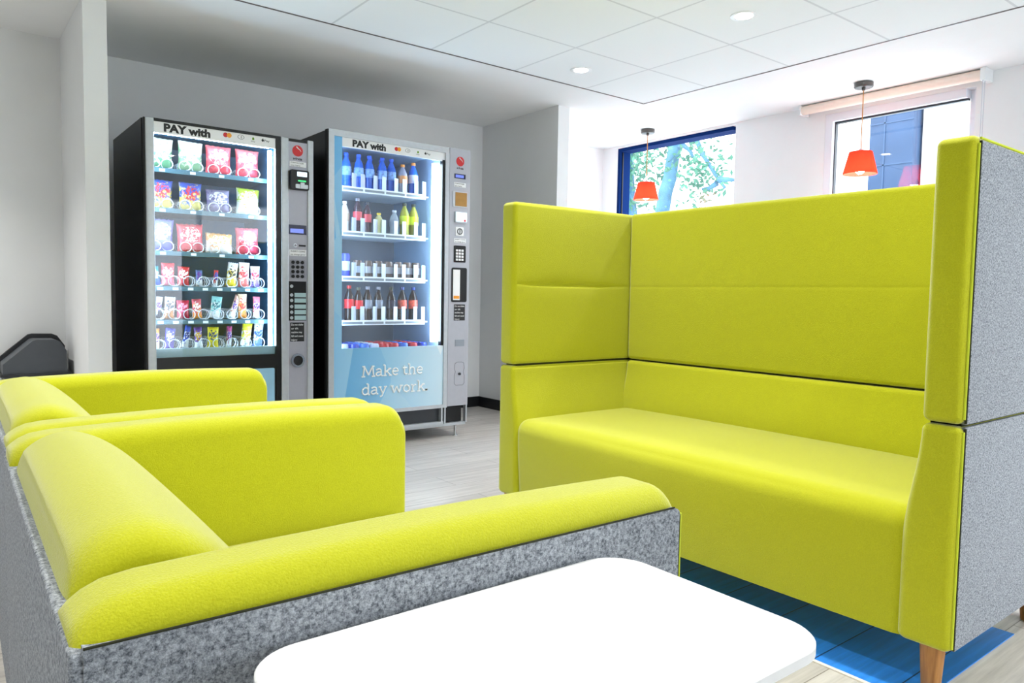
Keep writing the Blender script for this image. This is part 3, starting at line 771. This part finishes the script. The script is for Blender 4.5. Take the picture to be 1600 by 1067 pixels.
WH, YE, RD, BL, PU, GR, TE, OR, PK = (246,246,240), (244,214,60), (222,60,70), (40,80,190), (110,60,160), (70,140,80), (40,150,160), (240,150,60), (240,130,150)
bags = [[('cream and green', (236,232,200), (90,140,100), (250,240,210), .128, .163), ('cream and yellow', (240,236,208), (120,150,110), (250,225,150), .128, .163), ('red', (232,110,112), (214,56,70), (250,225,220), .138, .158), ('pink-red', (238,120,120), (220,70,84), (250,225,215), .133, .16)],
        [('blue and yellow', (66,96,200), (228,206,90), (225,70,70), .125, .152), ('royal blue', (58,92,205), (232,210,100), (220,60,60), .118, .15), ('silver-purple', (150,140,170), (110,96,140), (240,240,245), .13, .128), ('lime and white', (190,214,50), (244,246,230), (255,255,250), .132, .152)],
        [('lavender', (140,140,215), (120,116,200), (240,240,250), .125, .168), ('coral red', (232,92,96), (226,70,80), (252,236,232), .138, .152), ('orange and white', (244,176,84), (248,240,228), (255,250,240), .145, .112), ('rose red', (232,104,120), (222,70,90), (250,226,226), .132, .152)]]
for r, z in enumerate((1.5955, 1.3865, 1.1605)):
    for c, (nm, c1, c2, c3, w, h) in enumerate(bags[r]):
        packet('snack_bag', bagx[c], 4.315, z, w, h, .045, pack_mat(c1, c2, c3, h, w), f'{nm} snack bag on the {SHELF[r]} shelf of the snack machine, {ORD[c]} from left', 'snack bag', 'snack bags in the snack machine', random.uniform(-3, 3), random.uniform(-5, 2))
bars = [[('teal', TE, BL, WH, .04, .10), ('red', RD, PK, WH, .068, .12), ('crimson', (214,56,66), RD, WH, .062, .104), ('small blue', (90,110,170), WH, PU, .036, .088), ('thin red', RD, WH, BL, .024, .09), ('yellow and white', WH, YE, (60,60,60), .058, .133), ('white and red', WH, (235,120,110), RD, .062, .14), ('white and violet', WH, (150,120,200), RD, .054, .12)],
        [('black and white', WH, (60,60,70), PU, .032, .115), ('copper and white', (230,226,220), (200,130,70), (90,90,100), .056, .118), ('crimson', (206,30,80), (190,20,70), (250,160,190), .066, .10), ('orange and pink', (220,90,110), OR, WH, .05, .108), ('mint', (150,220,215), WH, (70,130,140), .058, .12), ('leaning peach', (246,190,170), WH, PU, .034, .135), ('peach', (248,214,180), OR, RD, .05, .14), ('pink', PK, WH, PU, .042, .125)],
        [('amber', OR, WH, PU, .03, .11), ('blue and purple', (60,60,190), (90,60,170), WH, .052, .112), ('leaning navy', BL, WH, (30,40,110), .034, .122), ('purple', PU, WH, (210,160,60), .044, .115), ('bright yellow', (238,220,40), (220,200,30), (60,80,110), .062, .114), ('magenta', (190,60,130), WH, PU, .03, .118), ('lemon yellow', (236,222,50), WH, (200,190,60), .058, .132), ('white and blue', WH, (120,150,225), BL, .056, .14)]]
tl = [[-6,0,2,0,4,8,3,0], [8,4,0,-3,8,20,0,2], [0,6,10,-3,2,3,8,6]]
for r, z in enumerate((.9735, .7935, .6305)):
    for c, (nm, c1, c2, c3, w, h) in enumerate(bars[r]):
        packet('snack_bar', barx[r][c], 4.309, z+(.006 if abs(tl[r][c]) > 7 else .002), w, h, .02, pack_mat(c1, c2, c3, h, w), f'{nm} wrapped bar on the {SHELF[r+3]} shelf of the snack machine, {ORD[c]} from left', 'snack bar', 'wrapped bars in the snack machine', tl[r][c], random.uniform(-4, 1))

# ------------------------------------------------------------------ drinks machine
YF2 = 4.10
org = (1.82, YF2, 0)
drink = thing('drinks_vending_machine', 'tall silver drinks vending machine with Make the day work panel', 'vending machine', org, 'vending machines')
mb = MB().box(1.822, 1.85, YF2+.03, 4.88, .09, 1.896).box(2.645, 2.83, YF2+.03, 4.88, .212, 1.896).box(1.85, 2.645, 4.82, 4.88, .09, 1.896)
mb.box(1.85, 2.645, YF2+.03, 4.82, 1.866, 1.896).box(1.85, 2.645, YF2+.05, 4.82, .20, .46)
mb.build('cabinet', M_black, drink, org)
M_liner2 = plain('cool_liner', srgb(150, 176, 204), .4)
mb = MB().box(1.85, 1.858, YF2+.05, 4.82, .46, 1.866).box(2.625, 2.645, YF2+.05, 4.82, .46, 1.866).box(1.858, 2.625, YF2+.05, 4.76, 1.855, 1.866).box(1.858, 2.625, YF2+.05, 4.76, .46, .49)
mb.build('liner', M_liner2, drink, org)
MB().box(1.858, 2.625, 4.76, 4.82, .46, 1.866).build('rear_panel', plain('rear_panel', srgb(110, 118, 132), .45), drink, org)
MB().box(1.828, 1.862, YF2-.008, YF2+.03, .205, 1.902).box(1.862, 2.66, YF2-.008, YF2+.03, 1.866, 1.902).box(2.632, 2.662, YF2-.008, YF2+.03, .205, 1.866).box(1.862, 2.632, YF2-.008, YF2+.03, .205, .228).build('door_frame', M_silver, drink, org)
MB().box(2.613, 2.632, YF2, YF2+.03, .618, 1.82).build('door_gasket', M_black, drink, org)
MB().box(1.82, 1.828, YF2-.004, YF2+.03, .20, 1.90).build('hinge_edge', M_blackm, drink, org)
MB().box(1.918, 2.613, YF2+.012, YF2+.017, .618, 1.812).build('glass_pane', M_vglass, drink, org)
hd = MB().box(1.916, 2.632, YF2+.002, YF2+.011, 1.812, 1.866).build('header_sign', M_white, drink, org)
lettering('lettering', 'PAY with', 1.981, YF2+.002, 1.822, .052, M_ink, hd, org, bold=.0028, width=.222)
icons(hd, org, (2.276, 2.356, 2.43, 2.484), 1.844, YF2+.002)
MB().box(1.862, 1.916, YF2+.002, YF2+.011, .618, 1.866).build('side_strip', M_graphic, drink, org)
pn = MB().box(1.862, 2.632, YF2-.002, YF2+.01, .228, .618).build('front_panel', M_graphic, drink, org)
# slab lettering on the panel, drawn as strokes
GL = {'M': (1.0, [[(.12,0),(.2,.7),(.5,.1),(.8,.7),(.88,0)]], [(.0,.26,0),(.74,1.0,0),(.06,.26,.7),(.74,.94,.7)]),
 'a': (.58, [[(.08,.4),(.16,.48),(.32,.48),(.42,.4),(.42,.06),(.5,0)],[(.42,.27),(.2,.27),(.06,.18),(.06,.08),(.16,0),(.3,.02),(.42,.1)]], [(.42,.56,0)]),
 'k': (.64, [[(.14,0),(.14,.74)],[(.14,.2),(.5,.48)],[(.28,.3),(.54,0)]], [(.02,.26,0),(.44,.64,0),(.02,.14,.74),(.38,.6,.48)]),
 'e': (.56, [[(.06,.26),(.48,.26),(.44,.42),(.28,.5),(.12,.42),(.06,.25),(.12,.08),(.28,0),(.46,.06)]], []),
 't': (.42, [[(.16,.64),(.16,.1),(.24,0),(.38,.04)],[(.02,.48),(.36,.48)]], []),
 'h': (.66, [[(.14,0),(.14,.74)],[(.14,.36),(.26,.48),(.42,.48),(.5,.38),(.5,0)]], [(.03,.26,0),(.4,.62,0),(.02,.14,.74)]),
 'd': (.64, [[(.48,0),(.48,.74)],[(.48,.38),(.34,.49),(.18,.46),(.07,.34),(.07,.14),(.18,.01),(.34,.01),(.48,.12)]], [(.48,.6,0),(.36,.48,.74)]),
 'y': (.62, [[(.1,.48),(.31,0)],[(.52,.48),(.24,-.18),(.1,-.2)]], [(.0,.22,.48),(.4,.62,.48)]),
 'w': (.92, [[(.1,.48),(.26,0),(.45,.46),(.64,0),(.8,.48)]], [(0,.22,.48),(.68,.92,.48)]),
 'o': (.6, [[(.06,.24),(.1,.4),(.28,.5),(.46,.4),(.52,.24),(.46,.08),(.28,-.01),(.1,.08),(.06,.24)]], []),
 'r': (.5, [[(.16,0),(.16,.48)],[(.16,.32),(.28,.47),(.42,.46)]], [(.03,.32,0),(.03,.16,.48)]),
 '.': (.24, [], [(.04,.17,0),(.04,.17,.05),(.04,.17,.1)]), ' ': (.26, [], [])}
M_ptxt = plain('panel_lettering', srgb(244, 248, 250), .4)
def slab(body, x, z, size, width):
    tot = sum(GL[c][0] for c in body); k = width/tot; mb = MB(); y = YF2-.0025; w = size*.062
    for ch in body:
        adv, st, sf = GL[ch]
        for path in st:
            p = [(x+a*k, y, z+b*size) for a, b in path]
            for q0, q1 in zip(p, p[1:]): mb.tube([q0, q1], w, 6)
        for a, b, h in sf:
            mb.box(x+a*k, x+b*k, y-w*.6, y+w*.6, z+h*size-w*.8, z+h*size+w*.8)
        x += adv*k
    mb.build('lettering', M_ptxt, pn, org)
slab('Make the', 2.043, .442, .088, .436)
slab('day work.', 2.043, .330, .088, .475)
# base: delivery opening, rails and feet
MB().box(1.862, 2.64, YF2+.03, YF2+.05, .113, .205).build('delivery_opening', M_dark, drink, org)
MB().box(1.83, 2.64, YF2, YF2+.03, .095, .113).box(2.622, 2.634, YF2, YF2+.03, .113, .205).box(2.648, 2.658, YF2, YF2+.03, .095, .205).box(1.83, 1.862, YF2, YF2+.03, .113, .205).build('base_frame', M_silver, drink, org)
MB().box(1.83, 2.83, YF2+.02, 4.86, .075, .094).box(2.818, 2.828, YF2, YF2+.03, .094, .212).build('base_rail', M_silver, drink, org)
MB().box(2.66, 2.815, YF2+.05, 4.86, .095, .21).build('compressor_bay', M_blackm, drink, org)
for x in (1.87, 2.765):
    for y in (YF2+.045, 4.80): MB().cyl((x, y, .006), (x, y, .076), .009, n=14).cyl((x, y, 0), (x, y, .007), .017, n=16).build('foot', M_chrome, drink, org)
MB().box(2.578, 2.598, YF2+.05, YF2+.075, .64, 1.80).build('light_tube', M_tube2, drink, org)
MB().box(1.88, 1.90, YF2+.05, YF2+.075, .64, 1.80).build('light_tube', M_tube2, drink, org)
# control column
MB().box(2.664, 2.826, YF2-.008, YF2+.03, .212, 1.904).build('control_panel', plain('column_silver', srgb(176, 178, 186), .4, metal=.35, noise=.02), drink, org)
Y2 = YF2-.008
round_logo(drink, org, 2.744, 1.824, Y2, .031)
dp = MB().box(2.699, 2.787, Y2-.002, Y2, 1.712, 1.742).build('display', plain('display_bezel', (0,0,0,1)), drink, org)
MB().box(2.708, 2.772, Y2-.003, Y2-.002, 1.718, 1.736).build('screen', M_screen, dp, org)
sticker(drink, org, 2.698, 2.791, 1.657, 1.687, Y2, ('CONTACTLESS', 'pay here'))
bp = MB().rpoly(2.688, 2.804, 1.527, 1.628, Y2-.004, Y2, .004, 3, axis='y').build('note_reader', M_silver, drink, org)
MB().box(2.706, 2.798, Y2-.0055, Y2-.004, 1.533, 1.622).build('bronze_plate', plain('bronze', srgb(166, 124, 62), .4, metal=.3, noise=.08), bp, org)
cr = MB().rpoly(2.704, 2.798, 1.425, 1.497, Y2-.012, Y2, .006, 3, axis='y').build('card_reader', M_silver, drink, org)
MB().box(2.709, 2.793, Y2-.013, Y2-.012, 1.432, 1.492).build('screen', M_lcd, cr, org)
MB().disc_y(2.778, 1.44, Y2-.0138, Y2-.013, .008, 14).build('red_mark', M_red, cr, org)
cs = MB().rpoly(2.713, 2.777, 1.34, 1.397, Y2-.003, Y2, .006, 3, axis='y').build('coin_slot', M_white, drink, org)
MB().ring_y(2.745, 1.368, Y2-.006, Y2-.003, .016, .021).box(2.743, 2.747, Y2-.006, Y2-.003, 1.352, 1.384).build('slot_mouth', M_dark, cs, org)
sticker(drink, org, 2.703, 2.797, 1.295, 1.323, Y2, ('INSERT COINS', 'no change given'))
kp = MB().rpoly(2.702, 2.795, 1.165, 1.275, Y2-.003, Y2, .006, 3, axis='y').build('keypad', M_black, drink, org)
for i in range(3):
    for j in range(4): MB().box(2.716+i*.022, 2.732+i*.022, Y2-.006, Y2-.003, 1.236-j*.02, 1.25-j*.02).build('key', M_white, kp, org)
cd = MB().rpoly(2.686, 2.806, .903, 1.13, Y2-.004, Y2, .012, 4, axis='y').build('change_tray', M_black, drink, org)
MB().box(2.696, 2.75, Y2-.006, Y2-.004, .916, 1.117).build('notice_label', M_white, cd, org)
MB().box(2.70, 2.746, Y2-.0065, Y2-.006, .925, .945).build('orange_band', M_orange, cd, org)
sticker(drink, org, 2.708, 2.796, .781, .888, Y2, ('Do not shake', 'or tilt', 'machine may', 'fall and cause', 'injury'), dark=True)
MB().box(2.72, 2.793, Y2-.002, Y2, .609, .653).build('small_plate', plain('plate_grey', srgb(140, 148, 158), .4), drink, org)
lk = MB()
lp = [(2.722,.495),(2.74,.503),(2.775,.503),(2.793,.495),(2.797,.46),(2.79,.44),(2.797,.41),(2.797,.36),(2.785,.348),(2.73,.348),(2.718,.36),(2.718,.41),(2.725,.44),(2.718,.46),(2.722,.495)]
lk.tube([(x, Y2, z) for x, z in lp], .0012, 5).build('lock_plate', M_dark, drink, org)
MB().disc_y(2.757, .424, Y2-.008, Y2, .009, 16).build('lock', M_dark, drink, org)

# shelves of the drinks machine
M_tray2 = plain('white_tray', srgb(226, 236, 246), .4)
M_flag = plain('divider', srgb(196, 212, 232), .4)
M_blue_tag = plain('blue_tag', srgb(50, 80, 180), .4)
ZR = (1.600, 1.328, 1.050, .776, .520)
for row, z in enumerate(ZR[:4]):
    sh = MB().box(1.95, 2.60, 4.25, 4.74, z-.012, z-.004).box(1.975, 2.575, 4.24, 4.25, z-.026, z+.006).build('shelf', M_tray2, drink, org)
    for i in range(4):
        x = 1.985+i*.148
        MB().box(x, x+.135, 4.2385, 4.24, z-.018, z-.004).build('price_rail', plain('rail_grey', srgb(120, 130, 140), .4), sh, org)
        for dx, w in ((.066, .036), (.126, .036)):
            a = x+dx
            o = MB().loft([[(a, 4.252, zz), (a+w, 4.266, zz), (a+w, 4.268, zz), (a, 4.254, zz)] for zz in (z+.006, z+.092)]).build('divider', M_flag, sh, org)
MB().box(1.95, 2.60, 4.16, 4.74, .508, .516).build('shelf', M_tray2, drink, org)

def clear(name, col, rough=.1, a=.5):
    if name in MATS: return MATS[name]
    mt = bpy.data.materials.new(name); mt.use_nodes = True
    nt = mt.node_tree; b = nt.nodes['Principled BSDF']
    b.inputs['Base Color'].default_value = col; b.inputs['Roughness'].default_value = rough; b.inputs['Alpha'].default_value = a
    MATS[name] = mt; return mt
PROTO = {}
def bottle(kind, x, z, y, h, r, body, cap, band, label, cat, group):
    # body mesh on top, cap and label band as its parts; repeats are copies of the first of their kind
    if kind not in PROTO:
        if cat == 'can':
            o = MB().lathe([(r*.80,0),(r*.86,.002),(r,.010),(r,h-.012),(r*.84,h-.003),(r*.84,h),(r*.78,h),(r*.76,h-.004)], n=20).build('drink_can', body)
            MB().lathe([(r*.76,h-.0045),(.001,h-.0045)], n=20).box(-.004,.004,-.012,.006,h-.0045,h-.0025).build('lid', M_chrome, o)
            if band: MB().lathe([(r+.0004,h*.30),(r+.0004,h*.68)], n=20, cap=False).build('label', band, o)
        else:
            sh = .62
            o = MB().lathe([(r*.72,0),(r*.95,.004),(r,.014),(r*.96,h*.18),(r*.93,h*.30),(r,h*.36),(r,h*sh),(r*.86,h*.72),(r*.46,h*.86),(r*.36,h*.89),(r*.36,h*.93)], n=20).build('drink_bottle', body)
            MB().lathe([(r*.42,h*.915),(r*.46,h*.92),(r*.46,h*.995),(r*.40,h)], n=16).build('cap', cap, o)
            if band: MB().lathe([(r+.0006,h*.37),(r+.0006,h*sh)], n=20, cap=False).build('label', band, o)
        PROTO[kind] = o; new = o
    else: new = copy_tree(PROTO[kind])
    new.location = (x, y, z)
    return tag(new, label, cat, group)
B = lambda n, c, r=.3: plain(n, srgb(*c), r)
M_wat = clear('blue_water', srgb(40, 110, 225), .08, .75)
M_wlab = plain('water_label', srgb(120, 160, 235), .4, noise=.5, nscale=60)
g1 = 'bottles on the top shelf of the drinks machine'
for i, x in enumerate((2.037, 2.122, 2.195, 2.286, 2.352)):
    bottle('water', x, ZR[0]-.004, 4.305, .222, .031, M_wat, B('blue_cap', (50,100,225)), M_wlab, f'blue water bottle in the front row of the top shelf, {ORD[i]} from left', 'bottle', g1)
for i, x in enumerate((1.985, 2.078, 2.16, 2.243, 2.32)):
    bottle('water', x, ZR[0]-.004, 4.385, .222, .031, M_wat, None, None, f'blue water bottle half hidden in the second row of the top shelf, {ORD[i]} from left', 'bottle', g1)
M_smooth = clear('clear_smoothie', srgb(170, 170, 190), .1, .85)
for i, x in enumerate((2.432, 2.512)):
    bottle('smoothie%d' % i, x, ZR[0]-.004, 4.30, .196+.02*i, .032, M_smooth if i == 0 else M_wat, B('orange_cap', (240,150,70)), B('orange_label', (226,150,90)) if i == 0 else B('white_label', (190,205,240)), ('orange-capped bottle with orange label on the top shelf', 'orange-capped bottle with white and blue label on the top shelf')[i], 'bottle', g1)
g2 = 'bottles on the second shelf of the drinks machine'
M_dk = clear('dark_red_drink', srgb(70, 50, 64), .1, .9)
for kind, x, h, r, body, cap, band, lab in (
  ('milk', 2.028, .196, .029, B('milk_white', (206,200,196)), B('white_cap', (235,235,235)), B('tan_label', (190,170,150)), 'white bottle with beige label on the second shelf'),
  ('berry', 2.115, .222, .029, M_dk, B('grey_cap', (150,150,165)), B('berry_label', (205,80,90)), 'dark bottle with red label on the second shelf, taller one'),
  ('berry2', 2.181, .204, .028, M_dk, B('dark_cap', (70,70,80)), B('berry_label', (0,0,0)), 'dark bottle with red label on the second shelf, shorter one'),
  ('lemon', 2.264, .142, .03, clear('pale_lemon', srgb(210, 205, 150), .1, .8), B('yellow_cap', (236,200,60)), None, 'short yellow-capped bottle on the second shelf'),
  ('still', 2.376, .168, .031, clear('still_water', srgb(196, 206, 220), .06, .45), B('clear_cap', (190,195,205)), B('mono_label', (120,125,140)), 'clear bottle with grey label on the second shelf'),
  ('lime', 2.452, .22, .032, clear('lime_drink', srgb(170, 170, 60), .1, .85), B('black_cap', (50,55,40)), B('lime_label', (206,220,40)), None), ('lime', 2.520, .22, .032, None, None, None, None)):
    if kind == 'lime': lab = 'lime green labelled bottle on the second shelf, ' + ('left of the pair' if x < 2.5 else 'right of the pair')
    bottle(kind, x, ZR[1]-.004, 4.305, h, r, body, cap, band, lab, 'bottle', g2)
g3 = 'cans on the third shelf of the drinks machine'
bottle('energy', 2.034, ZR[2]-.004, 4.302, .15, .027, B('energy_blue', (70,80,200), .25), None, B('silver_band', (190,200,225)), 'tall blue and silver can at left end of the third shelf', 'can', g3)
M_can = plain('brown_can', srgb(112, 96, 90), .3, metal=.3, noise=.5, nscale=40)
for i, x in enumerate((2.118, 2.19, 2.262, 2.333, 2.404, 2.474, 2.541)):
    bottle('can', x, ZR[2]-.004, 4.305, .112, .031, M_can, None, B('pale_band', (176,180,190)), f'grey-brown can behind the dividers of the third shelf, {ORD[i]} from the tall blue can', 'can', g3)
g4 = 'bottles on the fourth shelf of the drinks machine'
M_cola = clear('cola', srgb(42, 26, 24), .08, .95)
rc, bc = B('red_cap', (205,40,45)), B('black_cap', (0,0,0))
for kind, x, h, cap, band, lab in (
  ('cola', 2.058, .226, rc, B('red_label', (206,36,42)), 'cola bottle with red label at left end of the fourth shelf'), ('cola_s', 2.122, .216, bc, B('red_label', (0,0,0)), 'cola bottle with red label and black cap on the fourth shelf'),
  ('cola_g', 2.186, .222, B('grey_cap', (0,0,0)), B('grey_label', (130,135,150)), 'cola bottle with grey label, third from left on the fourth shelf'), ('cola_g', 2.262, .222, None, None, 'cola bottle with grey label, fourth from left on the fourth shelf'),
  ('cola_b', 2.356, .222, bc, B('black_label', (50,50,66)), 'cola bottle with black label on the fourth shelf'), ('cola_p', 2.438, .224, B('blue_cap2', (40,60,130)), plain('striped_label', srgb(214, 90, 70), .4, noise=.6, nscale=50), 'dark bottle with striped red label, left one on the fourth shelf'), ('cola_p', 2.520, .224, None, None, 'dark bottle with striped red label at right end of the fourth shelf')):
    bottle(kind, x, ZR[3]-.004, 4.302, h, .030, M_cola, cap, band, lab, 'bottle', g4)
g5 = 'cans in the bottom tray of the drinks machine'
M_cb = [B('can_navy', (30,60,170), .25), B('can_silver', (190,195,210), .25), B('can_red', (200,36,50), .25), B('can_sky', (70,120,220), .25)]
kinds = (1, 0, 3, 1, 2, 2, 3, 2, 0)
NM = ('navy', 'silver', 'red', 'sky-blue')
RW = ('front', 'second', 'third', 'fourth')
for j in range(4):
    for i in range(9):
        k = kinds[i]
        bottle('tray_can%d' % k, 1.985+i*.07, .516, 4.225+j*.072, .118, .031, M_cb[k], None, None, f'{NM[k]} can in the bottom tray, {RW[j]} row, {ORD[i]} from left', 'can', g5)
